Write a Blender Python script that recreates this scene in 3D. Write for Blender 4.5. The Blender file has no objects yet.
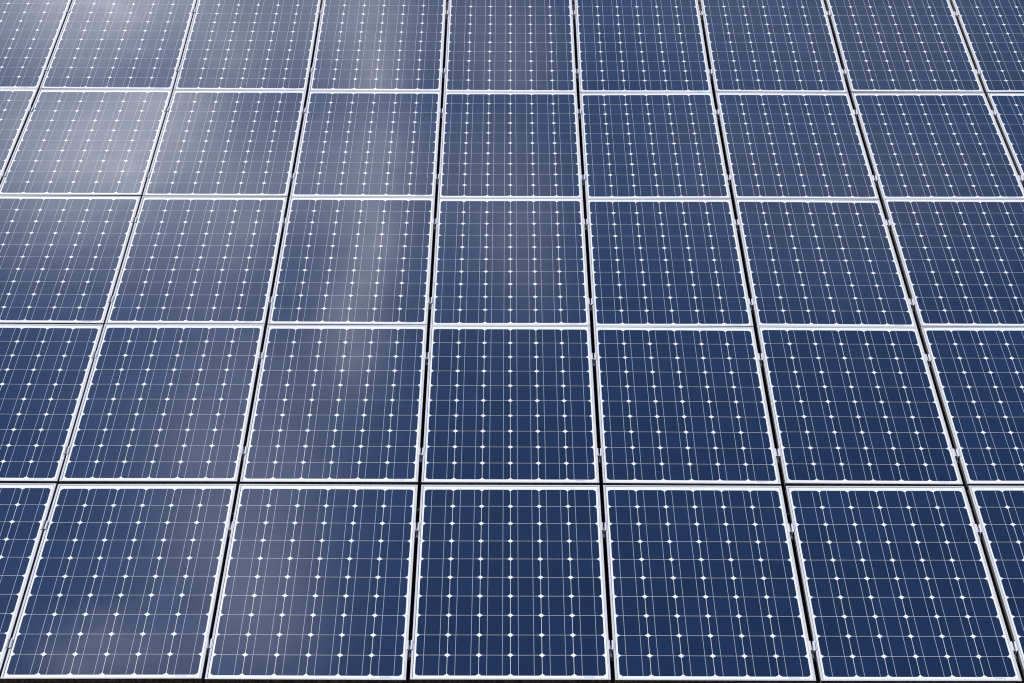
import bpy, math, random
from mathutils import Matrix, Vector, Euler, Quaternion
random.seed(11)
scene = bpy.context.scene
R = math.radians

# ------------------------------------------------------------------ frame of the roof
TILT = R(25)                       # pitch of the roof
EAVE = 3.3                         # height of the lower panel edge above ground
ROOF = Matrix.Translation((0, 0, EAVE)) @ Matrix.Rotation(TILT, 4, 'X')   # roof plane -> world

# ------------------------------------------------------------------ camera
cam_d = bpy.data.cameras.new('camera'); cam = bpy.data.objects.new('camera', cam_d)
scene.collection.objects.link(cam); scene.camera = cam
cam_d.sensor_width = 36; cam_d.lens = 2.21717 * 1000 / 1024 * 36
cam_d.clip_start = .1; cam_d.clip_end = 5000
cam.matrix_world = ROOF @ (Matrix.Translation((3.51377, -8.34764, 7.31821)) @
                           Euler((1.00369, -0.00394, -0.00072), 'XYZ').to_matrix().to_4x4())

# ------------------------------------------------------------------ light
SUN_DIR = Vector((-.62, -.06, .78)).normalized()        # towards the sun
SUN_EL = math.asin(SUN_DIR.z); SUN_AZ = math.atan2(SUN_DIR.x, SUN_DIR.y)
sd = bpy.data.lights.new('sun', 'SUN'); sd.energy = 3.9; sd.angle = R(.6); sd.color = (1, .935, .87)
so = bpy.data.objects.new('sun', sd); scene.collection.objects.link(so)
so.rotation_euler = (-SUN_DIR).to_track_quat('-Z', 'Y').to_euler(); so.location = (0, 0, 30)

world = bpy.data.worlds.new('World'); scene.world = world; world.use_nodes = True
wn = world.node_tree.nodes; wl = world.node_tree.links; wn.clear()
def N(t, **k):
    n = wn.new(t)
    for a, b in k.items(): setattr(n, a, b)
    return n
def M(op, a, b=None, c=None):
    n = N('ShaderNodeMath', operation=op)
    for i, v in enumerate((a, b, c)):
        if v is None: continue
        if isinstance(v, (int, float)): n.inputs[i].default_value = v
        else: wl.new(v, n.inputs[i])
    return n.outputs[0]
sky = N('ShaderNodeTexSky', sky_type='NISHITA'); sky.sun_disc = False
sky.sun_elevation = SUN_EL; sky.sun_rotation = SUN_AZ
sky.air_density = 1.0; sky.dust_density = 0; sky.ozone_density = 4
tc = N('ShaderNodeTexCoord')
# thin sunlit clouds high over the far side of the roof: gnomonic coordinates about E0
C0 = (cam.matrix_world.to_3x3() @ Vector((0, 0, -1))).normalized()
NRM = (ROOF.to_3x3() @ Vector((0, 0, 1))).normalized()
def refl(d): return d - 2 * d.dot(NRM) * NRM
E0 = refl(C0); E1 = refl(cam.matrix_world.to_3x3() @ Vector((1, 0, 0))); E2 = refl(cam.matrix_world.to_3x3() @ Vector((0, 1, 0)))
def dotn(v):
    n = N('ShaderNodeVectorMath', operation='DOT_PRODUCT'); wl.new(tc.outputs['Generated'], n.inputs[0]); n.inputs[1].default_value = v
    return n.outputs['Value']
w0 = dotn(E0); w0c = M('MAXIMUM', w0, .05)
U = M('DIVIDE', dotn(E1), w0c); V = M('DIVIDE', dotn(E2), w0c)
nz = N('ShaderNodeTexNoise'); nz.inputs['Scale'].default_value = 9; nz.inputs['Detail'].default_value = 5; nz.inputs['Roughness'].default_value = .6
wl.new(tc.outputs['Generated'], nz.inputs['Vector'])
sp = N('ShaderNodeSeparateColor'); wl.new(nz.outputs['Color'], sp.inputs[0])
Uw = M('ADD', U, M('MULTIPLY', M('SUBTRACT', sp.outputs[0], .5), .040))
Vw = M('ADD', V, M('MULTIPLY', M('SUBTRACT', sp.outputs[1], .5), .075))
CLOUDS = [  # u, v, half width, half height, lean, brightness (tangent units)
    (-.160, .122, .030, .013, .3, 1.5), (-.174, .094, .026, .008, 0, 1.1), (-.215, .080, .034, .026, 0, .9), (-.150, .085, .040, .016, 0, .45),
    (-.074, .072, .018, .020, 0, .55), (-.062, .094, .009, .020, 0, .45), (-.066, .034, .0085, .017, .25, 1.35),
    (-.074, .000, .012, .014, .1, .60), (-.128, .060, .018, .018, .5, .55), (-.145, .030, .012, .018, .5, .25),
    (-.130, -.078, .026, .032, -.5, .62), (-.186, -.118, .026, .013, .2, 1.05), (-.102, -.066, .015, .020, .3, .30), (-.112, -.110, .020, .016, 0, .30),
    (-.130, -.020, .015, .024, .2, .26), (-.104, -.028, .013, .022, .2, .26), (-.012, .075, .022, .020, 0, .35), (.004, .045, .012, .022, 0, .25),
    (.16, .075, .06, .022, 0, .16), (.10, .10, .03, .02, .5, .10)
]
tot = None
for (u, v, su, sv, lean, a) in CLOUDS:
    dv = M('SUBTRACT', Vw, v); du = M('SUBTRACT', M('SUBTRACT', Uw, u), M('MULTIPLY', dv, lean))
    q = M('ADD', M('POWER', M('ABSOLUTE', M('DIVIDE', du, su)), 2), M('POWER', M('ABSOLUTE', M('DIVIDE', dv, sv)), 2))
    g = M('MULTIPLY', M('EXPONENT', M('MULTIPLY', q, -.5)), a)
    tot = g if tot is None else M('ADD', tot, g)
fine = N('ShaderNodeTexNoise'); fine.inputs['Scale'].default_value = 22; fine.inputs['Detail'].default_value = 6
wl.new(tc.outputs['Generated'], fine.inputs['Vector'])
tot = M('MULTIPLY', tot, M('ADD', M('MULTIPLY', fine.outputs['Fac'], 1.8), .1))
tot = M('MULTIPLY', tot, M('GREATER_THAN', w0, .3))
# ordinary scattered cloud elsewhere in the sky
far = N('ShaderNodeTexNoise'); far.inputs['Scale'].default_value = 2.2; far.inputs['Detail'].default_value = 7
mp = N('ShaderNodeMapping'); mp.inputs['Scale'].default_value = (1, 1, 2.5); wl.new(tc.outputs['Generated'], mp.inputs[0]); wl.new(mp.outputs[0], far.inputs['Vector'])
fr = N('ShaderNodeMapRange'); fr.inputs[1].default_value = .5; fr.inputs[2].default_value = .68; wl.new(far.outputs['Fac'], fr.inputs[0])
away = N('ShaderNodeMapRange'); away.inputs[1].default_value = .93; away.inputs[2].default_value = .80; wl.new(w0, away.inputs[0])
tot = M('ADD', tot, M('MULTIPLY', M('MULTIPLY', fr.outputs[0], away.outputs[0]), .45))
CLOUD_GAIN = 8.6
cc = N('ShaderNodeCombineColor')
for i, k in enumerate((1.06, .98, .87)): wl.new(M('MULTIPLY', tot, k * CLOUD_GAIN), cc.inputs[i])
ad = N('ShaderNodeVectorMath', operation='ADD'); wl.new(sky.outputs[0], ad.inputs[0]); wl.new(cc.outputs[0], ad.inputs[1])
bg = N('ShaderNodeBackground'); bg.inputs['Strength'].default_value = .15; wl.new(ad.outputs[0], bg.inputs['Color'])
wo = N('ShaderNodeOutputWorld'); wl.new(bg.outputs[0], wo.inputs['Surface'])

scene.cycles.filter_width = 1.15
scene.view_settings.view_transform = 'Standard'; scene.view_settings.look = 'None'
scene.view_settings.exposure = 0; scene.view_settings.gamma = 1; scene.view_settings.use_curve_mapping = False

# ------------------------------------------------------------------ materials
def mat(name):
    m = bpy.data.materials.new(name); m.use_nodes = True
    nt = m.node_tree; b = nt.nodes['Principled BSDF']
    return m, nt, b
def setp(b, **k):
    for a, v in k.items(): b.inputs[a.replace('_', ' ')].default_value = v
def glass_top(nt, b):
    """smooth tempered front glass laminated over whatever lies beneath: coat with slight waviness and dust"""
    setp(b, Coat_Weight=1.0, Coat_IOR=1.5, Coat_Roughness=.05, Specular_IOR_Level=.15, Roughness=.6)
    g = nt.nodes.new('ShaderNodeNewGeometry')
    n = nt.nodes.new('ShaderNodeTexNoise'); n.inputs['Scale'].default_value = 1.6; n.inputs['Detail'].default_value = 2
    nt.links.new(g.outputs['Position'], n.inputs['Vector'])
    bu = nt.nodes.new('ShaderNodeBump'); bu.inputs['Strength'].default_value = 1.0; bu.inputs['Distance'].default_value = .0012
    nt.links.new(n.outputs['Fac'], bu.inputs['Height']); nt.links.new(bu.outputs[0], b.inputs['Coat Normal'])
    d = nt.nodes.new('ShaderNodeTexNoise'); d.inputs['Scale'].default_value = 4; d.inputs['Detail'].default_value = 6
    nt.links.new(g.outputs['Position'], d.inputs['Vector'])
    r = nt.nodes.new('ShaderNodeMapRange'); r.inputs[1].default_value = .3; r.inputs[2].default_value = .75
    r.inputs[3].default_value = .04; r.inputs[4].default_value = .11
    nt.links.new(d.outputs['Fac'], r.inputs[0]); nt.links.new(r.outputs[0], b.inputs['Coat Roughness'])
    return g
# monocrystalline cell
m_cell, nt, b = mat('blue_silicon_cell'); g = glass_top(nt, b)
setp(b, IOR=1.9, Specular_IOR_Level=.5, Specular_Tint=(.24, .44, 1, 1), Roughness=.16)      # anti-reflection film of the silicon
oi = nt.nodes.new('ShaderNodeObjectInfo')
ra = nt.nodes.new('ShaderNodeValToRGB'); e = ra.color_ramp.elements
e[0].color = (.0024, .0075, .017, 1); e[1].color = (.0050, .0125, .032, 1)
nt.links.new(oi.outputs['Random'], ra.inputs[0])
mx = nt.nodes.new('ShaderNodeMix'); mx.data_type = 'RGBA'; mx.blend_type = 'MULTIPLY'; mx.inputs[0].default_value = 1
nt.links.new(ra.outputs[0], mx.inputs[6]); nt.links.new(oi.outputs['Color'], mx.inputs[7])
# fine contact fingers across the cell and dust specks
tco = nt.nodes.new('ShaderNodeTexCoord')
vo = nt.nodes.new('ShaderNodeTexVoronoi'); vo.inputs['Scale'].default_value = 3.1; nt.links.new(g.outputs['Position'], vo.inputs['Vector'])
sc = nt.nodes.new('ShaderNodeSeparateColor'); nt.links.new(vo.outputs['Color'], sc.inputs[0])
def mm(op, a, b_=None):
    n = nt.nodes.new('ShaderNodeMath'); n.operation = op
    for i, v in enumerate((a, b_)):
        if v is None: continue
        if isinstance(v, (int, float)): n.inputs[i].default_value = v
        else: nt.links.new(v, n.inputs[i])
    return n.outputs[0]
spk = mm('MULTIPLY', mm('LESS_THAN', vo.outputs['Distance'], .022), mm('GREATER_THAN', sc.outputs[0], .80))
m3 = nt.nodes.new('ShaderNodeMix'); m3.data_type = 'RGBA'; nt.links.new(mm('MULTIPLY', spk, .35), m3.inputs[0])
nt.links.new(mx.outputs[2], m3.inputs[6]); m3.inputs[7].default_value = (.35, .34, .32, 1)
nt.links.new(m3.outputs[2], b.inputs['Base Color'])
# white backing film behind the glass
m_back, nt, b = mat('white_backing_film'); glass_top(nt, b); setp(b, Base_Color=(.83, .815, .82, 1))
# tinned ribbon under the glass
m_bus, nt, b = mat('tinned_ribbon'); glass_top(nt, b); setp(b, Base_Color=(.42, .45, .53, 1))
# anodised aluminium
def alu(name, col, metal, rough):
    m, nt, b = mat(name); setp(b, Metallic=metal, Roughness=rough)
    g = nt.nodes.new('ShaderNodeNewGeometry')
    n = nt.nodes.new('ShaderNodeTexNoise'); n.inputs['Scale'].default_value = 9; n.inputs['Detail'].default_value = 6
    nt.links.new(g.outputs['Position'], n.inputs['Vector'])
    r = nt.nodes.new('ShaderNodeValToRGB'); r.color_ramp.elements[0].position = .3; r.color_ramp.elements[1].position = .7
    r.color_ramp.elements[0].color = tuple(c * .93 for c in col) + (1,); r.color_ramp.elements[1].color = tuple(col) + (1,)
    nt.links.new(n.outputs['Fac'], r.inputs[0]); nt.links.new(r.outputs[0], b.inputs['Base Color'])
    return m
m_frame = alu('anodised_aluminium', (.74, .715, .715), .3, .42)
m_side = alu('shaded_flank_aluminium', (.15, .145, .14), .3, .5)  # darker metal colour stands in for shade on the long flanks
m_lip_shade = alu('lip_shade_strip', (.22, .20, .20), 0, .7)  # grey strip imitating the shaded line inside the frame lip
m_end, nt, b = mat('shaded_end_face'); setp(b, Roughness=.8, Specular_IOR_Level=.2)  # speckled dark brown painted as shade on short frame flanks and clamp ends
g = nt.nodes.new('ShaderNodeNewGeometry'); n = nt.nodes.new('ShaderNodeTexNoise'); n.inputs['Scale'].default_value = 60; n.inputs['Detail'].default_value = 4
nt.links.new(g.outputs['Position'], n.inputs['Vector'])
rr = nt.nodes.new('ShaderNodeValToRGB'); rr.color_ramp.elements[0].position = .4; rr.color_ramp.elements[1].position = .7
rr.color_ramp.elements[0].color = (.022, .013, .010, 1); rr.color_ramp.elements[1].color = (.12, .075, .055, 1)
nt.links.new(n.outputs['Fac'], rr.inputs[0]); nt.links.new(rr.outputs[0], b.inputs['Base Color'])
m_clamp = alu('clamp_aluminium', (.74, .72, .73), .3, .43)
m_rail = alu('rail_aluminium', (.6, .6, .6), .7, .45)
m_steel = alu('bolt_steel', (.62, .6, .58), .8, .35)
# barcode sticker
m_bar, nt, b = mat('barcode_print'); glass_top(nt, b)
tco = nt.nodes.new('ShaderNodeTexCoord'); wv = nt.nodes.new('ShaderNodeTexNoise'); wv.noise_dimensions = '1D'; wv.inputs['Scale'].default_value = 420
sx = nt.nodes.new('ShaderNodeSeparateXYZ'); nt.links.new(tco.outputs['Object'], sx.inputs[0]); nt.links.new(sx.outputs[0], wv.inputs['W'])
rr = nt.nodes.new('ShaderNodeValToRGB'); rr.color_ramp.interpolation = 'CONSTANT'
rr.color_ramp.elements[0].color = (.22, .25, .33, 1); rr.color_ramp.elements[1].position = .5; rr.color_ramp.elements[1].color = (.75, .75, .75, 1)
nt.links.new(wv.outputs['Fac'], rr.inputs[0]); nt.links.new(rr.outputs[0], b.inputs['Base Color'])
# brown clay roof tiles
m_tile, nt, b = mat('dark_brown_tiles'); setp(b, Roughness=.85)
g = nt.nodes.new('ShaderNodeNewGeometry'); n = nt.nodes.new('ShaderNodeTexNoise'); n.inputs['Scale'].default_value = 14; n.inputs['Detail'].default_value = 8
nt.links.new(g.outputs['Position'], n.inputs['Vector'])
rr = nt.nodes.new('ShaderNodeValToRGB'); rr.color_ramp.elements[0].position = .3; rr.color_ramp.elements[1].position = .72
rr.color_ramp.elements[0].color = (.030, .018, .013, 1); rr.color_ramp.elements[1].color = (.125, .075, .055, 1)
nt.links.new(n.outputs['Fac'], rr.inputs[0]); nt.links.new(rr.outputs[0], b.inputs['Base Color'])
m_wall, nt, b = mat('cream_render'); setp(b, Base_Color=(.5, .45, .37, 1), Roughness=.9)
m_gut, nt, b = mat('grey_gutter'); setp(b, Base_Color=(.2, .2, .2, 1), Roughness=.5)
m_grass, nt, b = mat('lawn'); setp(b, Roughness=.95)
n = nt.nodes.new('ShaderNodeTexNoise'); n.inputs['Scale'].default_value = 600; n.inputs['Detail'].default_value = 8
rr = nt.nodes.new('ShaderNodeValToRGB'); rr.color_ramp.elements[0].color = (.02, .04, .012, 1); rr.color_ramp.elements[1].color = (.07, .10, .03, 1)
nt.links.new(n.outputs['Fac'], rr.inputs[0]); nt.links.new(rr.outputs[0], b.inputs['Base Color'])

# ------------------------------------------------------------------ mesh helpers
col = scene.collection
class MB:
    def __init__(s): s.v = []; s.f = []
    def box(s, x0, x1, y0, y1, z0, z1):
        n = len(s.v)
        s.v += [(x, y, z) for z in (z0, z1) for y in (y0, y1) for x in (x0, x1)]
        s.f += [tuple(n + i for i in q) for q in ((0, 2, 3, 1), (4, 5, 7, 6), (0, 1, 5, 4), (2, 6, 7, 3), (0, 4, 6, 2), (1, 3, 7, 5))]
    def prism(s, pts, z0, z1):
        n = len(s.v); k = len(pts)
        s.v += [(x, y, z0) for x, y in pts] + [(x, y, z1) for x, y in pts]
        s.f.append(tuple(n + i for i in reversed(range(k)))); s.f.append(tuple(n + k + i for i in range(k)))
        for i in range(k): j = (i + 1) % k; s.f.append((n + i, n + j, n + k + j, n + k + i))
    def extrude_y(s, prof, y0, y1):          # closed (x,z) profile, clockwise seen from -y
        n = len(s.v); k = len(prof)
        s.v += [(x, y0, z) for x, z in prof] + [(x, y1, z) for x, z in prof]
        s.f.append(tuple(n + i for i in range(k))); s.f.append(tuple(n + k + i for i in reversed(range(k))))
        for i in range(k): j = (i + 1) % k; s.f.append((n + i, n + k + i, n + k + j, n + j))
    def mesh(s, name, m):
        me = bpy.data.meshes.new(name); me.from_pydata(s.v, [], s.f); me.materials.append(m); me.update()
        import bmesh
        bm = bmesh.new(); bm.from_mesh(me); bmesh.ops.recalc_face_normals(bm, faces=bm.faces); bm.to_mesh(me); bm.free()
        return me
def link(name, data, parent=None, loc=(0, 0, 0)):
    o = bpy.data.objects.new(name, data); col.objects.link(o); o.parent = parent; o.location = loc
    return o
def copy_tree(o, parent=None):
    c = o.copy(); col.objects.link(c); c.parent = parent
    for ch in KIDS.get(o.name, []): copy_tree(ch, c)
    return c
KIDS = {}
def kid(par, o): KIDS.setdefault(par.name, []).append(o); return o
def tag(o, label=None, cat=None, group=None, kind=None):
    for k, v in (('label', label), ('category', cat), ('group', group), ('kind', kind)):
        if v: o[k] = v

# ------------------------------------------------------------------ ground and house
gm = MB(); gm.v = [(-3000, -3000, 0), (3000, -3000, 0), (3000, 3000, 0), (-3000, 3000, 0)]; gm.f = [(0, 1, 2, 3)]
tag(link('ground', gm.mesh('ground', m_grass)), kind='structure')

X0, X1, Y0, Y1 = -3.2, 10.4, -.55, 9.2          # extent of the roof slope in roof coordinates
house = link('house', None); house.location = (3.6, 4, 0)
tag(house, 'house whose dark brown tiled roof carries the solar panels', 'house')
bpy.context.view_layer.update()
def hpart(name, me, m=Matrix.Identity(4)):
    o = link(name, me, house); o.matrix_world = m; o.matrix_parent_inverse = Matrix.Identity(4)
    o.matrix_local = house.matrix_world.inverted() @ m
    return o
tm = MB(); step = .34; nx = int((X1 - X0) / .03)
for c in range(int((Y1 - Y0) / step) + 1):
    ya, yb = Y0 + c * step, Y0 + (c + 1) * step + .02
    n = len(tm.v); rowk = 4
    for k, (yy, zo) in enumerate(((ya, .0), (ya, .022), (ya + .02, .026), (yb, .0))):
        for i in range(nx + 1):
            x = X0 + i * .03; ph = (x % .30) / .30
            z = -.185 + zo + (.045 * math.sin(math.pi * ph / .55) if ph < .55 else -.012 * math.sin(math.pi * (ph - .55) / .45))
            tm.v.append((x, yy, z))
    for k in range(3):
        for i in range(nx): a = n + k * (nx + 1) + i; tm.f.append((a, a + 1, a + nx + 2, a + nx + 1))
me = bpy.data.meshes.new('roof'); me.from_pydata(tm.v, [], tm.f); me.materials.append(m_tile); me.update()
roof = hpart('roof', me, ROOF)
# the far slope, mirrored about the ridge
rid = ROOF @ Vector((0, Y1, -.16))
mir = Matrix.Translation((X0 + X1, 2 * rid.y, 0)) @ Matrix.Rotation(math.pi, 4, 'Z')
hpart('roof', me.copy(), mir @ ROOF)
rm = MB(); rm.extrude_y([(.13 * math.cos(a), .07 * math.sin(a)) for a in [math.pi * i / 12 for i in range(13)]] + [(-.11, 0), (.11, 0)][:0], X0, X1)
hpart('ridge_tile', rm.mesh('ridge_tile', m_tile), Matrix.Translation((0, rid.y, rid.z + .0)) @ Matrix.Rotation(-math.pi / 2, 4, 'Z'))
ev = ROOF @ Vector((0, Y0, -.2))
wm = MB(); yb_ = 2 * rid.y - ev.y
wm.prism([(X0 + .4, ev.y + .5), (X1 - .4, ev.y + .5), (X1 - .4, yb_ - .5), (X0 + .4, yb_ - .5)], 0, ev.z + .12)
for xx in (X0 + .4, X1 - .65):
    n = len(wm.v)
    tri = [(ev.y + .5, ev.z + .121), (yb_ - .5, ev.z + .121), (rid.y, rid.z - .12)]
    wm.v += [(xx, y, z) for y, z in tri] + [(xx + .25, y, z) for y, z in tri]
    wm.f += [(n, n + 1, n + 2), (n + 3, n + 5, n + 4), (n, n + 3, n + 4, n + 1), (n + 1, n + 4, n + 5, n + 2), (n + 2, n + 5, n + 3, n)]
hpart('wall', wm.mesh('wall', m_wall))
gu = MB(); pr_ = [(.07 * math.cos(a), .07 * math.sin(a)) for a in [math.pi + math.pi * i / 10 for i in range(11)]]
pr_ += [(.06 * math.cos(a), .06 * math.sin(a)) for a in [2 * math.pi - math.pi * i / 10 for i in range(11)]]
gu.extrude_y(pr_, X0, X1)
hpart('gutter', gu.mesh('gutter', m_gut), Matrix.Translation((0, ev.y - .05, ev.z - .02)) @ Matrix.Rotation(-math.pi / 2, 4, 'Z'))

# ------------------------------------------------------------------ solar panel
PW, MT, MBOT = .9935, .042, .032
CS, CPITCH = .1560, .1585
CELLH = 9 * CPITCH + CS
PH = CELLH + MT + MBOT
cham = .0152
hs = CS / 2
oct_ = []
for (cx_, cy_, a0) in ((1, 1, 0), (-1, 1, 1), (-1, -1, 2), (1, -1, 3)):     # slightly rounded cut corners
    p = [(hs, hs - cham), (hs - cham * .43, hs - cham * .43), (hs - cham, hs)]
    for q in p:
        x, y = q
        for _ in range(a0): x, y = -y, x
        oct_.append((x, y))
cb = MB(); cb.prism([(x + math.copysign(.0002, x), y + math.copysign(.00032, y)) for x, y in oct_], 0.00005, .00025); cell_me = cb.mesh('solar_cell', m_cell)
fl = .0105
prof = [(0, -.040), (0, .0022), (.0008, .003), (fl - .0006, .003), (fl, .0024), (fl, .0004), (fl + .0022, .0004), (fl + .0022, -.0015), (.002, -.0015), (.002, -.038), (.028, -.038), (.028, -.040)]
fm = MB(); k = len(prof)
for (sx_, sy_) in ((-1, 0), (1, 0), (1, 1), (-1, 1)):
    for (d, z) in prof:
        fm.v.append((sx_ * (PW / 2 - d), d if sy_ == 0 else PH - d, z))
for cn in range(4):
    nx_ = (cn + 1) % 4
    for i in range(k):
        j = (i + 1) % k; fm.f.append((cn * k + i, nx_ * k + i, nx_ * k + j, cn * k + j))
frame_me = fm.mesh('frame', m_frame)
frame_me.materials.append(m_side); frame_me.materials.append(m_end); frame_me.materials.append(m_lip_shade)
for pl in frame_me.polygons:                 # outer flanks of the frame coloured darker than its lip, shade painted in
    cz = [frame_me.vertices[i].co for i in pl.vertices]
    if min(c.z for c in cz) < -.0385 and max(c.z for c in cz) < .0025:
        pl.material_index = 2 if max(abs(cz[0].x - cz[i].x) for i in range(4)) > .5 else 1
    if max(c.z for c in cz) < .00045 and min(c.z for c in cz) > .00035: pl.material_index = 3      # dark strip painted as the shade inside the lip
bb = MB(); bb.box(-PW / 2 + .003, PW / 2 - .003, .003, PH - .003, -.0045, 0.0); back_me = bb.mesh('backsheet', m_back)
bu = MB(); bu.box(-.00095, .00095, MBOT - .003, MBOT + CELLH + .012, .00025, .00033); bus_me = bu.mesh('busbar', m_bus)
lb = MB(); lb.box(-.027, .027, -.0035, .0035, .0001, .0003); bar_me = lb.mesh('barcode_label', m_bar)

def make_panel():
    t = link('solar_panel', None)
    kid(t, link('frame', frame_me, t)); kid(t, link('backsheet', back_me, t))
    for j in range(10):
        for i in range(6):
            kid(t, link('solar_cell', cell_me, t, ((i - 2.5) * CPITCH, MBOT + hs + j * CPITCH, 0)))
    for i in range(6):
        for s in (-1, 1): kid(t, link('busbar', bus_me, t, ((i - 2.5) * CPITCH + s * .039, 0, 0)))
    kid(t, link('barcode_label', bar_me, t, (PW / 2 - .105, fl + (MBOT - fl) / 2 + .001, 0)))
    return t

WP, HP = 1.0135, 1.66535
ZR = [.0184, -.0038, -.0071, -.0160, -.0219, .0305]
CX = {-2: .016, -1: .014, 0: .0127, 1: -.0016, 2: -.0057, 3: -.0072, 4: -.0057, 5: -.0031, 6: .0035, 7: .0092, 8: .012, 9: .013}
def ZZ(y):
    r = min(4, max(0, int(y // HP))); t = y / HP - r
    return ZR[r] * (1 - t) + ZR[r + 1] * t
DY = [dict(zip(range(0, 7), (4, -1, -4, -1, -3, -3, -3))),
      dict(zip(range(0, 7), (17, 16, 15, 13, 9, 11, 14))),
      dict(zip(range(0, 7), (20, 19, 15, 6, 2, 4, 13))),
      dict(zip(range(-1, 8), (26, 25, 18, 12, -1, 0, 4, 9, 12))),
      dict(zip(range(-1, 8), (22, 18, 11, 4, -9, -7, 4, 16, 19)))]      # millimetres the fitters were off the regular grid
ROWCOLS = [range(0, 7), range(0, 7), range(0, 7), range(-1, 8), range(-1, 8)]
ROWN = ['bottom row', 'second row from the bottom', 'middle row', 'second row from the top', 'top row']
ORD = ['leftmost', 'second from the left', 'third from the left', 'fourth from the left', 'fifth from the left', 'sixth from the left', 'seventh from the left', 'eighth from the left', 'rightmost']
def look(r, c):
    if r >= 3 and c <= 0: return 'panel with pale cloud reflection'
    if c == 2 and r >= 1: return 'panel with soft reflected cloud streak'
    if c == 0 and r <= 1: return 'deep blue solar panel'
    if c <= 2: return 'greyish blue solar panel'
    return 'deep blue solar panel'
proto = make_panel(); first = True
PANEL_POS = {}
for r in range(5):
    cols = list(ROWCOLS[r])
    for k, c in enumerate(cols):
        t = proto if first else copy_tree(proto); first = False
        x = (c + .5) * WP + (CX[c] + CX[c + 1]) / 2
        y = r * HP + (HP - PH) / 2 - .004 + DY[r][c] * .001
        z = ZZ(r * HP + .0); tilt = math.atan2(ZR[r + 1] - ZR[r], HP)
        jit = Euler((R(random.gauss(0, .05)), R(random.gauss(0, .16)), R(random.gauss(0, .015)))).to_matrix().to_4x4()
        t.matrix_world = ROOF @ Matrix.Translation((x, y, z)) @ Matrix.Rotation(tilt, 4, 'X') @ jit
        tone = random.uniform(.84, 1.18)
        tc_ = (tone * random.uniform(.97, 1.03), tone, tone * random.uniform(.98, 1.02), 1)
        for ch in t.children:
            if ch.name.startswith('solar_cell'): ch.color = tc_
        n = ORD[k] if k < len(cols) - 1 else 'rightmost'
        tag(t, '%s, %s, %s' % (look(r, c), n, ROWN[r]), 'solar panel', 'framed solar panels mounted on the roof')
        PANEL_POS[(r, c)] = x

# ------------------------------------------------------------------ mounting rails, two under every row
ra_ = MB(); L0, L1 = -1.25, 8.35
prf = [(-.02, -.04), (-.02, 0), (-.005, 0), (-.005, -.012), (.005, -.012), (.005, 0), (.02, 0), (.02, -.04)]
ra_.extrude_y(prf, L0, L1)
rail_me = ra_.mesh('mounting_rail', m_rail)
CLY_ROW = [(.266, 1.264), (.303, 1.310), (.292, 1.325), (.304, 1.327), (.329, 1.334)]
for r in range(5):
    for h, yl in enumerate(CLY_ROW[r]):
        y = r * HP + yl
        o = link('mounting_rail', rail_me)
        o.matrix_world = ROOF @ Matrix.Translation((0, y, ZZ(y) - .043)) @ Matrix.Rotation(-math.pi / 2, 4, 'Z')
        tag(o, 'aluminium mounting rail under the %s half of the %s' % (('lower', 'upper')[h], ROWN[r]), 'mounting rail', 'aluminium rails carrying the solar panels')

# ------------------------------------------------------------------ clamps between neighbouring panels
def make_clamp():
    t = link('panel_clamp', None)
    cm = MB(); g_ = .0078; w = .0138; tk = .0050; top = .0072
    cm.extrude_y([(-w, top - tk), (-w, top), (-g_, top), (-g_ + .003, top - .003), (-g_ + .003, -.034 + tk), (g_ - .003, -.034 + tk), (g_ - .003, top - .003), (g_, top), (w, top),
                  (w, top - tk), (g_, top - tk - .001), (g_, -.034), (-g_, -.034), (-g_, top - tk - .001)], -.036, .036)
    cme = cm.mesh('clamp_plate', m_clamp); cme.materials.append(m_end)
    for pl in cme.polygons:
        if abs(pl.normal.y) > .9: pl.material_index = 1      # clamp ends coloured dark to imitate their shade
    kid(t, link('clamp_plate', cme, t))
    bm_ = MB(); n = 12
    bm_.prism([(.0062 * math.cos(2 * math.pi * i / n), -.012 + .0062 * math.sin(2 * math.pi * i / n)) for i in range(n)], -.0300, -.008)
    bm_.prism([(.0030 * math.cos(2 * math.pi * i / 8), -.012 + .0030 * math.sin(2 * math.pi * i / 8)) for i in range(8)], -.060, -.0341)
    bm_.box(-.0062, .0062, -.058, -.0362, -.034, -.024)
    kid(t, link('bolt', bm_.mesh('bolt', m_steel), t))
    return t
cproto = make_clamp(); firstc = True
for r in range(5):
    cols = list(ROWCOLS[r])
    for k in range(len(cols) - 1):
        c = cols[k + 1]
        for h, yl in enumerate(CLY_ROW[r]):
            t = cproto if firstc else copy_tree(cproto); firstc = False
            y = r * HP + yl + random.uniform(-.004, .004) + .00025 * (DY[r][c] + DY[r][c - 1])
            x = c * WP + CX[c]
            t.matrix_world = ROOF @ Matrix.Translation((x, y, ZZ(y))) @ Matrix.Rotation(random.uniform(-.02, .02), 4, 'Z')
            tag(t, '%s clamp between panels %s and %s from left, %s' % (('lower', 'upper')[h], ['one', 'two', 'three', 'four', 'five', 'six', 'seven', 'eight'][k], ['two', 'three', 'four', 'five', 'six', 'seven', 'eight', 'nine'][k], ROWN[r]),
                'clamp', 'metal clamps between the solar panels')
